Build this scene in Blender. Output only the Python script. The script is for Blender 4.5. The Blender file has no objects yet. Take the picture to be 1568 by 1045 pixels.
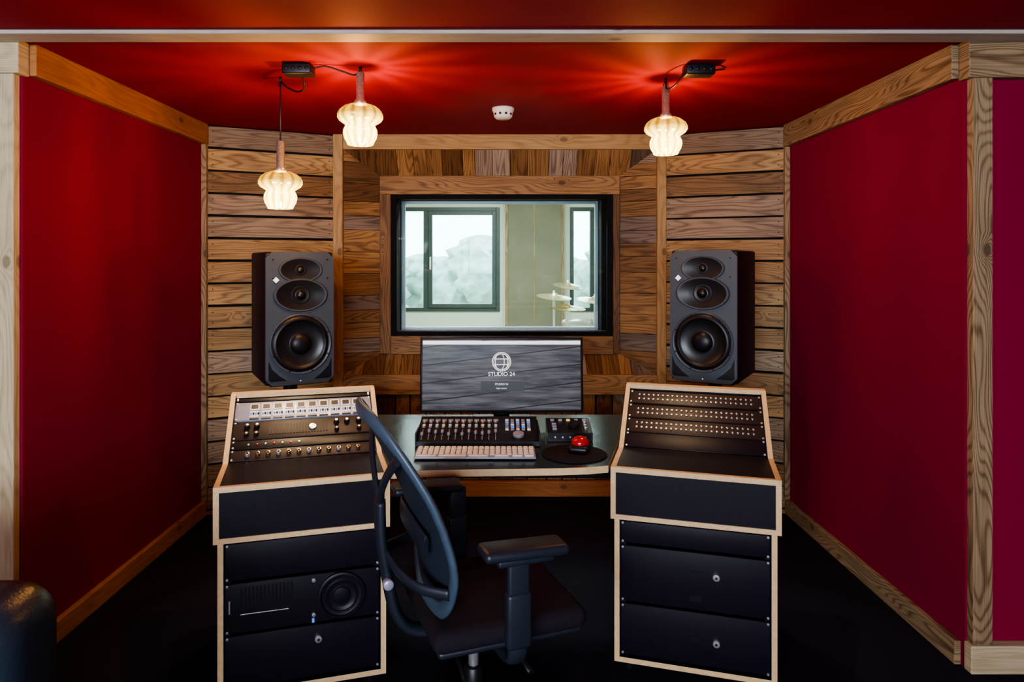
import bpy, bmesh, math, random
from mathutils import Matrix, Vector
random.seed(7)
R = math.radians
scene = bpy.context.scene

# ------------------------------------------------------------------ materials
def nt(name):
    m = bpy.data.materials.new(name); m.use_nodes = True
    t = m.node_tree; t.nodes.clear()
    return m, t
def N(t, typ, **kw):
    n = t.nodes.new(typ)
    for k, v in kw.items(): setattr(n, k, v)
    return n
def L(t, a, b): t.links.new(a, b)
def math_n(t, op, a, b=None, clamp=False):
    n = N(t, 'ShaderNodeMath', operation=op); n.use_clamp = clamp
    for i, v in enumerate((a, b)):
        if v is None: continue
        if isinstance(v, (int, float)): n.inputs[i].default_value = v
        else: L(t, v, n.inputs[i])
    return n.outputs[0]
def mixc(t, f, a, b, blend='MIX'):
    n = N(t, 'ShaderNodeMix', data_type='RGBA', blend_type=blend)
    for i, v in ((0, f), (6, a), (7, b)):
        if isinstance(v, (int, float)): n.inputs[i].default_value = v
        elif isinstance(v, (tuple, list)): n.inputs[i].default_value = (*v[:3], 1)
        else: L(t, v, n.inputs[i])
    return n.outputs[2]

def mat(name, col, rough=0.5, metal=0.0, var=0.15, scale=30, bump=0.0, bscale=200, coat=0.0, sheen=0.0, spec=0.5, emit=None, es=0):
    m, t = nt(name)
    o = N(t, 'ShaderNodeOutputMaterial'); p = N(t, 'ShaderNodeBsdfPrincipled')
    L(t, p.outputs[0], o.inputs[0])
    tc = N(t, 'ShaderNodeTexCoord')
    nz = N(t, 'ShaderNodeTexNoise'); nz.inputs['Scale'].default_value = scale; nz.inputs['Detail'].default_value = 3
    L(t, tc.outputs['Object'], nz.inputs['Vector'])
    d = tuple(c * (1 - var) for c in col); b = tuple(min(1, c * (1 + var)) for c in col)
    L(t, mixc(t, nz.outputs[0], d, b), p.inputs['Base Color'])
    p.inputs['Roughness'].default_value = rough; p.inputs['Metallic'].default_value = metal
    p.inputs['Coat Weight'].default_value = coat; p.inputs['Sheen Weight'].default_value = sheen
    p.inputs['Specular IOR Level'].default_value = spec
    if emit:
        p.inputs['Emission Color'].default_value = (*emit, 1); p.inputs['Emission Strength'].default_value = es
    if bump > 0:
        n2 = N(t, 'ShaderNodeTexNoise'); n2.inputs['Scale'].default_value = bscale
        L(t, tc.outputs['Object'], n2.inputs['Vector'])
        bp = N(t, 'ShaderNodeBump'); bp.inputs['Strength'].default_value = bump; bp.inputs['Distance'].default_value = 0.004
        L(t, n2.outputs[0], bp.inputs['Height']); L(t, bp.outputs[0], p.inputs['Normal'])
    return m

def wood(name, light, dark, rough=0.6, bands=24, var=0.6, ring=0.55, knots=True, greyv=0.25, kn=0.86):
    m, t = nt(name)
    o = N(t, 'ShaderNodeOutputMaterial'); p = N(t, 'ShaderNodeBsdfPrincipled'); L(t, p.outputs[0], o.inputs[0])
    uv = N(t, 'ShaderNodeUVMap'); uv.uv_map = 'UVMap'
    sp = N(t, 'ShaderNodeSeparateXYZ'); L(t, uv.outputs[0], sp.inputs[0])
    g = N(t, 'ShaderNodeNewGeometry'); rnd = g.outputs['Random Per Island']
    def vec(su, sv, sr):
        c = N(t, 'ShaderNodeCombineXYZ')
        L(t, math_n(t, 'MULTIPLY', sp.outputs[0], su), c.inputs[0])
        L(t, math_n(t, 'MULTIPLY', sp.outputs[1], sv), c.inputs[1])
        L(t, math_n(t, 'MULTIPLY', rnd, sr), c.inputs[2]); return c.outputs[0]
    n1 = N(t, 'ShaderNodeTexNoise'); n1.inputs['Scale'].default_value = 1; n1.inputs['Detail'].default_value = 2.0
    n1.inputs['Roughness'].default_value = 0.35
    L(t, vec(0.9, 7.5, 53), n1.inputs['Vector'])
    h = n1.outputs[0]
    if knots:
        v = N(t, 'ShaderNodeTexVoronoi'); v.inputs['Scale'].default_value = 1
        L(t, vec(5, 8.5, 37), v.inputs['Vector'])
        sc = N(t, 'ShaderNodeSeparateColor'); L(t, v.outputs['Color'], sc.inputs[0])
        keep = math_n(t, 'GREATER_THAN', sc.outputs[0], kn)
        k = math_n(t, 'SUBTRACT', 1.0, math_n(t, 'MULTIPLY', v.outputs['Distance'], 2.6), True)
        k = math_n(t, 'MULTIPLY', k, keep)
        h = math_n(t, 'ADD', h, math_n(t, 'MULTIPLY', math_n(t, 'POWER', k, 2.0), 0.22))
        mr = N(t, 'ShaderNodeMapRange'); L(t, k, mr.inputs[0]); mr.inputs[1].default_value = .62; mr.inputs[2].default_value = .76
        core = mr.outputs[0]
    s = math_n(t, 'SINE', math_n(t, 'MULTIPLY', h, bands * 6.28))
    s = math_n(t, 'POWER', math_n(t, 'ADD', math_n(t, 'MULTIPLY', s, 0.5), 0.5), 2.6)
    nf = N(t, 'ShaderNodeTexNoise'); nf.inputs['Scale'].default_value = 1; nf.inputs['Detail'].default_value = 5
    L(t, vec(5, 190, 11), nf.inputs['Vector'])
    nb = N(t, 'ShaderNodeTexNoise'); nb.inputs['Scale'].default_value = 1; nb.inputs['Detail'].default_value = 4
    L(t, vec(3, 12, 91), nb.inputs['Vector'])
    # rings fade in and out along the board
    rs = math_n(t, 'MULTIPLY', ring, math_n(t, 'ADD', 0.45, nb.outputs[0]))
    f = math_n(t, 'MULTIPLY', s, rs)
    f = math_n(t, 'ADD', f, math_n(t, 'MULTIPLY', math_n(t, 'SUBTRACT', nf.outputs[0], 0.40), 1.3), True)
    c = mixc(t, f, light, dark)
    blot = math_n(t, 'MULTIPLY', math_n(t, 'SUBTRACT', nb.outputs[0], 0.45), 2.2, True)
    c = mixc(t, blot, c, mixc(t, 0.65, c, dark))
    wn = N(t, 'ShaderNodeTexWhiteNoise', noise_dimensions='1D'); L(t, math_n(t, 'MULTIPLY', rnd, 917), wn.inputs[1])
    c = mixc(t, math_n(t, 'MULTIPLY', wn.outputs[0], var), c, mixc(t, 1.0, c, (0.33, 0.28, 0.25), 'MULTIPLY'))
    wn2 = N(t, 'ShaderNodeTexWhiteNoise', noise_dimensions='1D'); L(t, math_n(t, 'MULTIPLY', rnd, 331), wn2.inputs[1])
    gr = math_n(t, 'MULTIPLY', math_n(t, 'GREATER_THAN', wn2.outputs[0], 0.72), greyv)
    hs = N(t, 'ShaderNodeHueSaturation'); hs.inputs['Saturation'].default_value = 0.45
    L(t, c, hs.inputs['Color']); c = mixc(t, gr, c, hs.outputs[0])
    if knots: c = mixc(t, math_n(t, 'MULTIPLY', core, 0.75), c, tuple(x * 0.5 for x in dark))
    L(t, c, p.inputs['Base Color'])
    p.inputs['Roughness'].default_value = rough; p.inputs['Specular IOR Level'].default_value = .35
    bp = N(t, 'ShaderNodeBump'); bp.inputs['Strength'].default_value = 0.55; bp.inputs['Distance'].default_value = 0.002
    L(t, f, bp.inputs['Height']); L(t, bp.outputs[0], p.inputs['Normal'])
    return m

M_red = mat('red_fabric', (0.25, 0.007, 0.040), 0.9, var=0.12, scale=260, bump=0.5, bscale=420, spec=0.15)
M_redc = mat('red_ceiling_fabric', (0.29, 0.007, 0.026), 0.75, var=0.08, scale=200, bump=0.2, bscale=300, spec=0.25)
M_floor = mat('dark_carpet', (0.016, 0.011, 0.021), 0.95, var=0.4, scale=150, bump=0.5, bscale=300, spec=0.1)
M_plank = wood('reclaimed_planks', (0.56, 0.335, 0.135), (0.13, 0.058, 0.022), var=0.9, greyv=0.45)
M_plank2 = wood('reclaimed_planks_dark', (0.46, 0.25, 0.095), (0.095, 0.040, 0.015), var=1.0, greyv=0.75)
M_pine = wood('pine_trim', (0.50, 0.31, 0.13), (0.24, 0.125, 0.045), var=0.3, bands=14, ring=0.4)
M_pale = wood('pale_timber', (0.64, 0.53, 0.34), (0.36, 0.26, 0.14), var=0.3, bands=16, ring=0.4)
M_orange = wood('stained_timber', (0.48, 0.20, 0.062), (0.25, 0.088, 0.026), var=0.2, bands=12, ring=0.35)
M_brown = wood('weathered_timber', (0.40, 0.275, 0.155), (0.13, 0.075, 0.038), var=0.3, bands=30, ring=0.75)
M_grey = wood('grey_timber_batten', (0.50, 0.47, 0.41), (0.34, 0.30, 0.24), var=0.15, bands=12, ring=0.3)
M_ply = mat('plywood_edge', (0.70, 0.47, 0.25), 0.5, var=0.2, scale=60)
M_lam = mat('black_laminate', (0.009, 0.006, 0.013), 0.42, var=0.2, scale=40, bump=0.08, bscale=500, spec=.25)
M_desk = mat('desk_top_laminate', (0.016, 0.022, 0.022), 0.22, var=0.2, scale=40)
M_blk = mat('black_plastic', (0.008, 0.007, 0.010), 0.4, var=0.2, spec=.35)
M_blkm = mat('black_metal', (0.010, 0.008, 0.014), 0.42, 0.0, var=0.2, scale=60, spec=.25)
M_fram = mat('matt_black_frame', (0.008, 0.007, 0.009), 0.75, var=0.2, spec=.12)
M_back = mat('dark_backing', (0.006, 0.004, 0.003), 0.95)
M_silv = mat('brushed_silver', (0.75, 0.75, 0.76), 0.28, 0.8, var=0.1, scale=80)
M_hold = mat('lamp_holder_metal', (0.40, 0.35, 0.28), 0.35, 0.6, var=0.6, scale=120)
M_bras = mat('brass', (0.85, 0.62, 0.35), 0.25, 1.0, var=0.1)
M_spk = mat('speaker_cabinet_grey', (0.050, 0.062, 0.080), 0.42, var=0.12, scale=80, bump=0.05, bscale=600)
M_spkd = mat('speaker_cabinet_side', (0.014, 0.010, 0.014), 0.5, var=0.15, spec=.3)
M_cone = mat('driver_cone', (0.008, 0.008, 0.010), 0.35, var=0.2)
M_white = mat('white_plastic', (0.80, 0.79, 0.76), 0.4, var=0.04)
M_wht2 = mat('white_marking', (0.8, 0.8, 0.8), 0.5, var=0.03, emit=(0.8, 0.8, 0.8), es=0.8)
M_redp = mat('red_gloss', (0.45, 0.01, 0.01), 0.2, coat=0.4, var=0.1)
M_blue = mat('blue_indicator', (0.05, 0.15, 0.5), 0.4, emit=(0.1, 0.35, 1.0), es=0.6)
M_warmled = mat('amber_indicator', (0.6, 0.3, 0.1), 0.4, emit=(1.0, 0.5, 0.2), es=0.6)
M_facel = mat('grey_faceplate', (0.34, 0.34, 0.42), 0.35, 0.3, var=0.1)
M_brnp = mat('dark_faceplate', (0.025, 0.014, 0.014), 0.45, var=0.2, spec=.35)
M_leath = mat('black_leather', (0.020, 0.032, 0.048), 0.34, var=0.2, scale=30, bump=0.25, bscale=120)
M_chair = mat('chair_frame_plastic', (0.055, 0.085, 0.12), 0.40, var=0.15)
M_chblk = mat('chair_black_plastic', (0.016, 0.020, 0.030), 0.42, var=0.15, spec=.4)
M_seat = mat('chair_seat_fabric', (0.014, 0.010, 0.016), 0.85, var=0.25, scale=120, bump=0.3, bscale=500, spec=.2)
M_live = mat('live_room_plaster', (0.60, 0.64, 0.57), 0.85, var=0.04, scale=6)
M_livef = mat('live_room_floor', (0.50, 0.46, 0.38), 0.5, var=0.1, scale=5)
M_panel = mat('grey_acoustic_cloth', (0.17, 0.16, 0.115), 0.9, var=0.25, scale=4)
M_alu = mat('dark_window_frame', (0.045, 0.06, 0.06), 0.4, 0.2, var=0.1)
M_cymb = mat('cymbal_bronze', (0.90, 0.78, 0.52), 0.25, 0.9, var=0.1, scale=12)
M_leaf = mat('tree_foliage', (0.34, 0.44, 0.42), 0.9, var=0.6, scale=4)
M_lawn = mat('lawn', (0.50, 0.52, 0.44), 0.95, var=0.3, scale=2)
M_drum = mat('drum_shell', (0.6, 0.58, 0.55), 0.3, var=0.1)

def glass_mat():
    m, t = nt('window_glass'); o = N(t, 'ShaderNodeOutputMaterial')
    tr = N(t, 'ShaderNodeBsdfTransparent'); tr.inputs[0].default_value = (0.93, 0.98, 0.96, 1)
    gl = N(t, 'ShaderNodeBsdfGlossy'); gl.inputs['Roughness'].default_value = 0.0
    fr = N(t, 'ShaderNodeFresnel'); fr.inputs[0].default_value = 1.4
    mx = N(t, 'ShaderNodeMixShader'); L(t, fr.outputs[0], mx.inputs[0]); L(t, tr.outputs[0], mx.inputs[1]); L(t, gl.outputs[0], mx.inputs[2])
    L(t, mx.outputs[0], o.inputs[0]); return m
M_glass = glass_mat()

def shade_mat():
    m, t = nt('amber_glass_shade'); o = N(t, 'ShaderNodeOutputMaterial')
    tc = N(t, 'ShaderNodeTexCoord'); sp = N(t, 'ShaderNodeSeparateXYZ'); L(t, tc.outputs['Generated'], sp.inputs[0])
    so = N(t, 'ShaderNodeSeparateXYZ'); L(t, tc.outputs['Object'], so.inputs[0])
    ang = math_n(t, 'ARCTAN2', so.outputs[1], so.outputs[0])
    rib = math_n(t, 'ADD', math_n(t, 'MULTIPLY', math_n(t, 'SINE', math_n(t, 'MULTIPLY', ang, 12)), 0.5), 0.5)
    nz = N(t, 'ShaderNodeTexNoise'); nz.inputs['Scale'].default_value = 30; L(t, tc.outputs['Object'], nz.inputs[0])
    # colour the glass gives off
    rp = N(t, 'ShaderNodeValToRGB'); L(t, sp.outputs[2], rp.inputs[0])
    e = rp.color_ramp.elements; e[0].position = 0.0; e[0].color = (1, .76, .20, 1); e[1].position = 1.0; e[1].color = (1, .46, .04, 1)
    q = rp.color_ramp.elements.new(0.50); q.color = (1, .72, .16, 1)
    q = rp.color_ramp.elements.new(0.80); q.color = (1, .56, .06, 1)
    st = N(t, 'ShaderNodeMapRange'); L(t, sp.outputs[2], st.inputs[0])
    st.inputs[1].default_value = 0.48; st.inputs[2].default_value = 0.75; st.inputs[3].default_value = 13.0; st.inputs[4].default_value = 2.4
    stv = math_n(t, 'MULTIPLY', st.outputs[0], math_n(t, 'ADD', 0.30, math_n(t, 'MULTIPLY', rib, 1.0)))
    em = N(t, 'ShaderNodeEmission'); L(t, rp.outputs[0], em.inputs[0]); L(t, stv, em.inputs[1])
    gl = N(t, 'ShaderNodeBsdfGlossy'); gl.inputs['Roughness'].default_value = .1; gl.inputs[0].default_value = (.06, .06, .06, 1)
    ad = N(t, 'ShaderNodeAddShader'); L(t, em.outputs[0], ad.inputs[0]); L(t, gl.outputs[0], ad.inputs[1])
    tr = N(t, 'ShaderNodeBsdfTransparent'); tr.inputs[0].default_value = (1, .66, .34, 1)
    mx = N(t, 'ShaderNodeMixShader')
    clr = math_n(t, 'ADD', 0.26, math_n(t, 'MULTIPLY', math_n(t, 'MULTIPLY', math_n(t, 'POWER', rib, 1.5), nz.outputs[0]), 0.60))
    L(t, math_n(t, 'SUBTRACT', 1.0, clr), mx.inputs[0])
    L(t, tr.outputs[0], mx.inputs[1]); L(t, ad.outputs[0], mx.inputs[2]); L(t, mx.outputs[0], o.inputs[0])
    return m
M_shade = shade_mat()

def mesh_fabric():
    m, t = nt('chair_mesh_fabric'); o = N(t, 'ShaderNodeOutputMaterial')
    p = N(t, 'ShaderNodeBsdfPrincipled'); p.inputs['Base Color'].default_value = (0.018, 0.028, 0.044, 1); p.inputs['Roughness'].default_value = 0.55
    tr = N(t, 'ShaderNodeBsdfTransparent'); mx = N(t, 'ShaderNodeMixShader')
    tc = N(t, 'ShaderNodeTexCoord'); w = N(t, 'ShaderNodeTexWave'); w.inputs['Scale'].default_value = 90
    w.bands_direction = 'Z'; L(t, tc.outputs['Object'], w.inputs[0])
    L(t, math_n(t, 'ADD', 0.86, math_n(t, 'MULTIPLY', w.outputs[1], 0.14)), mx.inputs[0])
    L(t, tr.outputs[0], mx.inputs[1]); L(t, p.outputs[0], mx.inputs[2]); L(t, mx.outputs[0], o.inputs[0]); return m
M_mesh = mesh_fabric()

def screen_mat():
    m, t = nt('screen_wallpaper'); o = N(t, 'ShaderNodeOutputMaterial')
    tc = N(t, 'ShaderNodeTexCoord'); mp = N(t, 'ShaderNodeMapping'); mp.inputs['Scale'].default_value = (4, 1, 60); mp.inputs['Rotation'].default_value = (0, 0.12, 0)
    L(t, tc.outputs['Object'], mp.inputs[0])
    nz = N(t, 'ShaderNodeTexNoise'); nz.inputs['Scale'].default_value = 1; nz.inputs['Detail'].default_value = 8; nz.inputs['Roughness'].default_value = .65; L(t, mp.outputs[0], nz.inputs['Vector'])
    rp = N(t, 'ShaderNodeValToRGB'); L(t, nz.outputs[0], rp.inputs[0])
    e = rp.color_ramp.elements; e[0].position = .36; e[0].color = (.022, .019, .028, 1); e[1].position = .72; e[1].color = (.26, .245, .28, 1)
    mp2 = N(t, 'ShaderNodeMapping'); mp2.inputs['Rotation'].default_value = (0, 0.12, 0); L(t, tc.outputs['Object'], mp2.inputs[0])
    s2 = N(t, 'ShaderNodeSeparateXYZ'); L(t, mp2.outputs[0], s2.inputs[0])
    fr = math_n(t, 'FRACT', math_n(t, 'MULTIPLY', s2.outputs[2], 13))
    ln = math_n(t, 'LESS_THAN', fr, 0.06)
    c = mixc(t, ln, rp.outputs[0], (0.008, 0.008, 0.012))
    em = N(t, 'ShaderNodeEmission'); L(t, c, em.inputs[0]); em.inputs[1].default_value = 0.75
    gl = N(t, 'ShaderNodeBsdfGlossy'); gl.inputs['Roughness'].default_value = 0.3; gl.inputs[0].default_value = (.010, .010, .010, 1)
    ad = N(t, 'ShaderNodeAddShader'); L(t, em.outputs[0], ad.inputs[0]); L(t, gl.outputs[0], ad.inputs[1]); L(t, ad.outputs[0], o.inputs[0])
    return m
M_screen = screen_mat()

# ------------------------------------------------------------------ mesh builder
class MB:
    def __init__(s):
        s.bm = bmesh.new(); s.uv = s.bm.loops.layers.uv.new('UVMap'); s.mats = []; s.M = Matrix.Identity(4)
    def mi(s, m):
        if m not in s.mats: s.mats.append(m)
        return s.mats.index(m)
    def face(s, vs, m, smooth=False, uvs=None):
        try: f = s.bm.faces.new(vs)
        except ValueError: return None
        f.material_index = s.mi(m); f.smooth = smooth
        if uvs:
            for l, u in zip(f.loops, uvs): l[s.uv].uv = u
        return f
    def box(s, c, d, m, rot=None, grain=None, face_mats=None):
        c = Vector(c); h = [x / 2 for x in d]
        if grain is None: grain = max(range(3), key=lambda i: d[i])
        T = s.M @ Matrix.Translation(c) @ (rot.to_4x4() if rot else Matrix.Identity(4))
        co = [(x * h[0], y * h[1], z * h[2]) for x in (-1, 1) for y in (-1, 1) for z in (-1, 1)]
        v = [s.bm.verts.new(T @ Vector(q)) for q in co]
        F = [((0, 1, 3, 2), 0), ((4, 6, 7, 5), 0), ((0, 4, 5, 1), 1), ((2, 3, 7, 6), 1), ((0, 2, 6, 4), 2), ((1, 5, 7, 3), 2)]
        for idx, (f, ax) in enumerate(F):
            oth = [a for a in range(3) if a != ax]
            if grain in oth: ua = grain; va = [a for a in oth if a != grain][0]
            else: ua, va = oth
            mm = face_mats.get(idx, m) if face_mats else m
            s.face([v[i] for i in f], mm, False, [(co[i][ua], co[i][va]) for i in f])
    def bx(s, x0, x1, y0, y1, z0, z1, m, **k):
        s.box(((x0 + x1) / 2, (y0 + y1) / 2, (z0 + z1) / 2), (x1 - x0, y1 - y0, z1 - z0), m, **k)
    def rbox(s, c, d, r, m, rot=None, seg=3):
        b = bmesh.new(); bmesh.ops.create_cube(b, size=1)
        for v in b.verts: v.co = Vector((v.co.x * d[0], v.co.y * d[1], v.co.z * d[2]))
        bmesh.ops.bevel(b, geom=b.edges[:] , offset=min(r, min(d) * .49), segments=seg, profile=0.5, affect='EDGES', clamp_overlap=True)
        T = s.M @ Matrix.Translation(Vector(c)) @ (rot.to_4x4() if rot else Matrix.Identity(4))
        mp = {v: s.bm.verts.new(T @ v.co) for v in b.verts}
        for f in b.faces: s.face([mp[v] for v in f.verts], m, True, [(v.co.x, v.co.y + v.co.z) for v in f.verts])
        b.free()
    def lathe(s, prof, T, m, seg=32, sx=1, sy=1, fn=None, mats=None):
        T = s.M @ T; rings = []
        for (r, z) in prof:
            if r < 1e-6: rings.append([s.bm.verts.new(T @ Vector((0, 0, z)))]); continue
            ring = []
            for i in range(seg):
                a = 2 * math.pi * i / seg; rr = r * (fn(a, z) if fn else 1)
                ring.append(s.bm.verts.new(T @ Vector((rr * math.cos(a) * sx, rr * math.sin(a) * sy, z))))
            rings.append(ring)
        for k in range(len(rings) - 1):
            A, B = rings[k], rings[k + 1]; mm = mats[k] if mats else m
            for i in range(seg):
                j = (i + 1) % seg
                if len(A) == 1 and len(B) == 1: continue
                if len(A) == 1: s.face([A[0], B[j], B[i]], mm, True)
                elif len(B) == 1: s.face([A[i], A[j], B[0]], mm, True)
                else: s.face([A[i], A[j], B[j], B[i]], mm, True)
    def cyl(s, p0, p1, r, m, seg=16, r2=None):
        p0 = Vector(p0); p1 = Vector(p1); d = p1 - p0; h = d.length
        T = Matrix.Translation(p0) @ d.to_track_quat('Z', 'Y').to_matrix().to_4x4()
        r2 = r if r2 is None else r2; e = min(r, r2, h) * .12
        s.lathe([(0, 0), (r - e, 0), (r, e), (r2, h - e), (r2 - e, h), (0, h)], T, m, seg)
    def prism(s, pts, ext, m, cap=None, uvf=None):
        ext = Vector(ext); P = [Vector(p) for p in pts]
        a = [s.bm.verts.new(s.M @ p) for p in P]; b = [s.bm.verts.new(s.M @ (p + ext)) for p in P]
        uvf = uvf or (lambda p: (p.x, p.z))
        cm = cap or m; n = len(P)
        s.face(a[::-1], cm, False, [uvf(p) for p in P[::-1]]); s.face(b, cm, False, [uvf(p) for p in P])
        for i in range(n):
            j = (i + 1) % n
            s.face([a[i], a[j], b[j], b[i]], m, False, [uvf(P[i]), uvf(P[j]), uvf(P[j]), uvf(P[i])])
    def tube(s, pts, r, m, seg=10, closed=False, up=Vector((0, 0, 1)), r2=None):
        P = [Vector(p) for p in pts]; n = len(P); rings = []
        for i in range(n):
            a = P[(i - 1) % n] if (closed or i > 0) else P[i]; b = P[(i + 1) % n] if (closed or i < n - 1) else P[i]
            t = (b - a).normalized(); u = up - t * up.dot(t)
            if u.length < 1e-3: u = Vector((0, 1, 0)) - t * t.y
            u.normalize(); w = t.cross(u)
            ra = r[i] if isinstance(r, (list, tuple)) else r
            rb = ra if r2 is None else (r2[i] if isinstance(r2, (list, tuple)) else r2)
            rings.append([s.bm.verts.new(s.M @ (P[i] + u * ra * math.cos(2 * math.pi * k / seg) + w * rb * math.sin(2 * math.pi * k / seg))) for k in range(seg)])
        for i in range(n if closed else n - 1):
            A = rings[i]; B = rings[(i + 1) % n]
            for k in range(seg):
                j = (k + 1) % seg; s.face([A[k], A[j], B[j], B[k]], m, True)
        if not closed:
            s.face(rings[0][::-1], m); s.face(rings[-1], m)
    def build(s, name, loc=(0, 0, 0), rz=0, bevel=0, parent=None, subsurf=0):
        bmesh.ops.recalc_face_normals(s.bm, faces=s.bm.faces[:])
        me = bpy.data.meshes.new(name); s.bm.to_mesh(me); s.bm.free()
        for m in s.mats: me.materials.append(m)
        o = bpy.data.objects.new(name, me); scene.collection.objects.link(o)
        o.location = loc; o.rotation_euler = (0, 0, rz)
        if bevel:
            b = o.modifiers.new('bevel', 'BEVEL'); b.width = bevel; b.segments = 2; b.limit_method = 'ANGLE'; b.angle_limit = R(40)
        if parent: o.parent = parent
        return o

def smooth_pts(pts, n=8, closed=False):
    P = [Vector(p) for p in pts]; out = []; m = len(P)
    for i in range(m if closed else m - 1):
        p0 = P[(i - 1) % m] if (closed or i > 0) else P[i]; p1 = P[i]; p2 = P[(i + 1) % m]; p3 = P[(i + 2) % m] if (closed or i < m - 2) else p2
        for k in range(n):
            t = k / n
            out.append(0.5 * ((2 * p1) + (p2 - p0) * t + (2 * p0 - 5 * p1 + 4 * p2 - p3) * t * t + (3 * p1 - p0 - 3 * p2 + p3) * t ** 3))
    if not closed: out.append(P[-1])
    return out

def wall_y(name, x0, x1, y0, y1, z0, z1, m, holes=()):
    b = MB(); xs = sorted({x0, x1, *[h[0] for h in holes], *[h[1] for h in holes]}); zs = sorted({z0, z1, *[h[2] for h in holes], *[h[3] for h in holes]})
    for i in range(len(xs) - 1):
        for j in range(len(zs) - 1):
            cx = (xs[i] + xs[i + 1]) / 2; cz = (zs[j] + zs[j + 1]) / 2
            if any(h[0] < cx < h[1] and h[2] < cz < h[3] for h in holes): continue
            b.bx(xs[i], xs[i + 1], y0, y1, zs[j], zs[j + 1], m)
    return b.build(name)
def slab(name, x0, x1, y0, y1, z0, z1, m, bevel=0, grain=None):
    b = MB(); b.bx(x0, x1, y0, y1, z0, z1, m, grain=grain); return b.build(name, bevel=bevel)

# ------------------------------------------------------------------ room shell
CZ = 2.23; XL = -1.705; XR = 1.65; YF = 2.43
slab('floor', -3.2, 3.2, -2.6, 4.36, -0.1, 0, M_floor)
slab('ceiling', -3.2, 3.2, -2.6, 4.6, CZ, CZ + 0.15, M_redc)
slab('wall_left', XL - 0.15, XL, YF, 3.95, 0, CZ, M_red)
slab('wall_right', XR, XR + 0.15, YF, 3.98, 0, CZ, M_red)
slab('wall_front_left', -3.2, XL - 0.15, YF, YF + 0.15, 0, CZ, M_red)
slab('wall_front_right', XR + 0.15, 3.2, YF, YF + 0.15, 0, CZ, M_red)
slab('wall_outer_left', -3.35, -3.2, -2.6, YF + .15, 0, CZ, M_red)
slab('wall_outer_right', 3.2, 3.35, -2.6, YF + .15, 0, CZ, M_red)
wall_y('wall_rear', -3.2, 3.2, -2.75, -2.6, 0, CZ, M_live, [(-2.4, 0.6, 1.05, 2.1)])
b = MB()
for x0, x1, z0, z1 in ((-2.4, -2.34, 1.05, 2.1), (.54, .6, 1.05, 2.1), (-2.34, .54, 1.05, 1.11), (-2.34, .54, 2.04, 2.1), (-.93, -.87, 1.11, 2.04)):
    b.bx(x0, x1, -2.72, -2.64, z0, z1, M_alu)
b.build('window_3', bevel=.004)

A_L = Vector((XL, 3.90, 0)); B_L = Vector((-1.02, 4.23, 0)); A_R = Vector((XR, 3.93, 0)); B_R = Vector((0.99, 4.23, 0))
for nm, A, B in (('wall_back_left', A_L, B_L), ('wall_back_right', A_R, B_R)):
    b = MB(); b.prism([(A.x, A.y + .02, 0), (B.x, B.y + .02, 0), (B.x, 4.6, 0), (A.x, 4.6, 0)], (0, 0, CZ), M_back); b.build(nm)
    b = MB(); d = (B - A); ln = d.length; d.normalize(); ang = math.atan2(d.y, d.x); nrm = Vector((d.y, -d.x, 0))
    if nrm.y > 0: nrm = -nrm
    rot = Matrix.Rotation(ang, 3, 'Z'); z = CZ - 0.008; pitch = 0.1295; i = 0
    while z > 0.02:
        h = min(0.117 + random.uniform(-.003, .003), z)
        c = A + d * ln / 2 + nrm * (0.004 + random.uniform(0, .006)); b.box((c.x, c.y, z - h / 2), (ln - 0.03, 0.022, h), M_plank, rot=rot)
        for sgn in (-1, 1):
            for dz in (-.03, .03):
                if h < .1: continue
                q = c + d * sgn * (ln / 2 - .05) + nrm * .011
                b.cyl((q.x, q.y, z - h / 2 + dz), (q.x + nrm.x * .002, q.y + nrm.y * .002, z - h / 2 + dz), .0035, M_blkm, 8)
        z -= pitch; i += 1
    b.build(nm.replace('wall_back', 'plank_cladding'), bevel=.004)

WX0, WX1, WZ0, WZ1 = -0.70, 0.705, 0.975, 1.872
wall_y('wall_back', -1.02, 0.99, 4.36, 4.6, 0, CZ, M_back, [(WX0, WX1, WZ0, WZ1)])

OX0, OX1, OZ0, OZ1 = -0.975, 0.955, 0.75, 2.137
IX0, IX1, IZ0, IZ1 = -0.765, 0.742, 0.865, 1.985
DO, DI = 4.215, 4.335
def clip(poly, a, bb, c):
    out = []
    for i in range(len(poly)):
        p, q = poly[i], poly[(i + 1) % len(poly)]
        fp = a * p[0] + bb * p[1] - c; fq = a * q[0] + bb * q[1] - c
        if fp <= 0: out.append(p)
        if fp * fq < 0:
            t = fp / (fp - fq); out.append((p[0] + (q[0] - p[0]) * t, p[1] + (q[1] - p[1]) * t))
    return out
def halfplane(p, q, inside):
    a = q[1] - p[1]; bb = -(q[0] - p[0]); c = a * p[0] + bb * p[1]
    if a * inside[0] + bb * inside[1] > c: a, bb, c = -a, -bb, -c
    return a, bb, c
b = MB(); O = [(OX0, OZ0), (OX1, OZ0), (OX1, OZ1), (OX0, OZ1)]; I = [(IX0, IZ0), (IX1, IZ0), (IX1, IZ1), (IX0, IZ1)]
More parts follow.
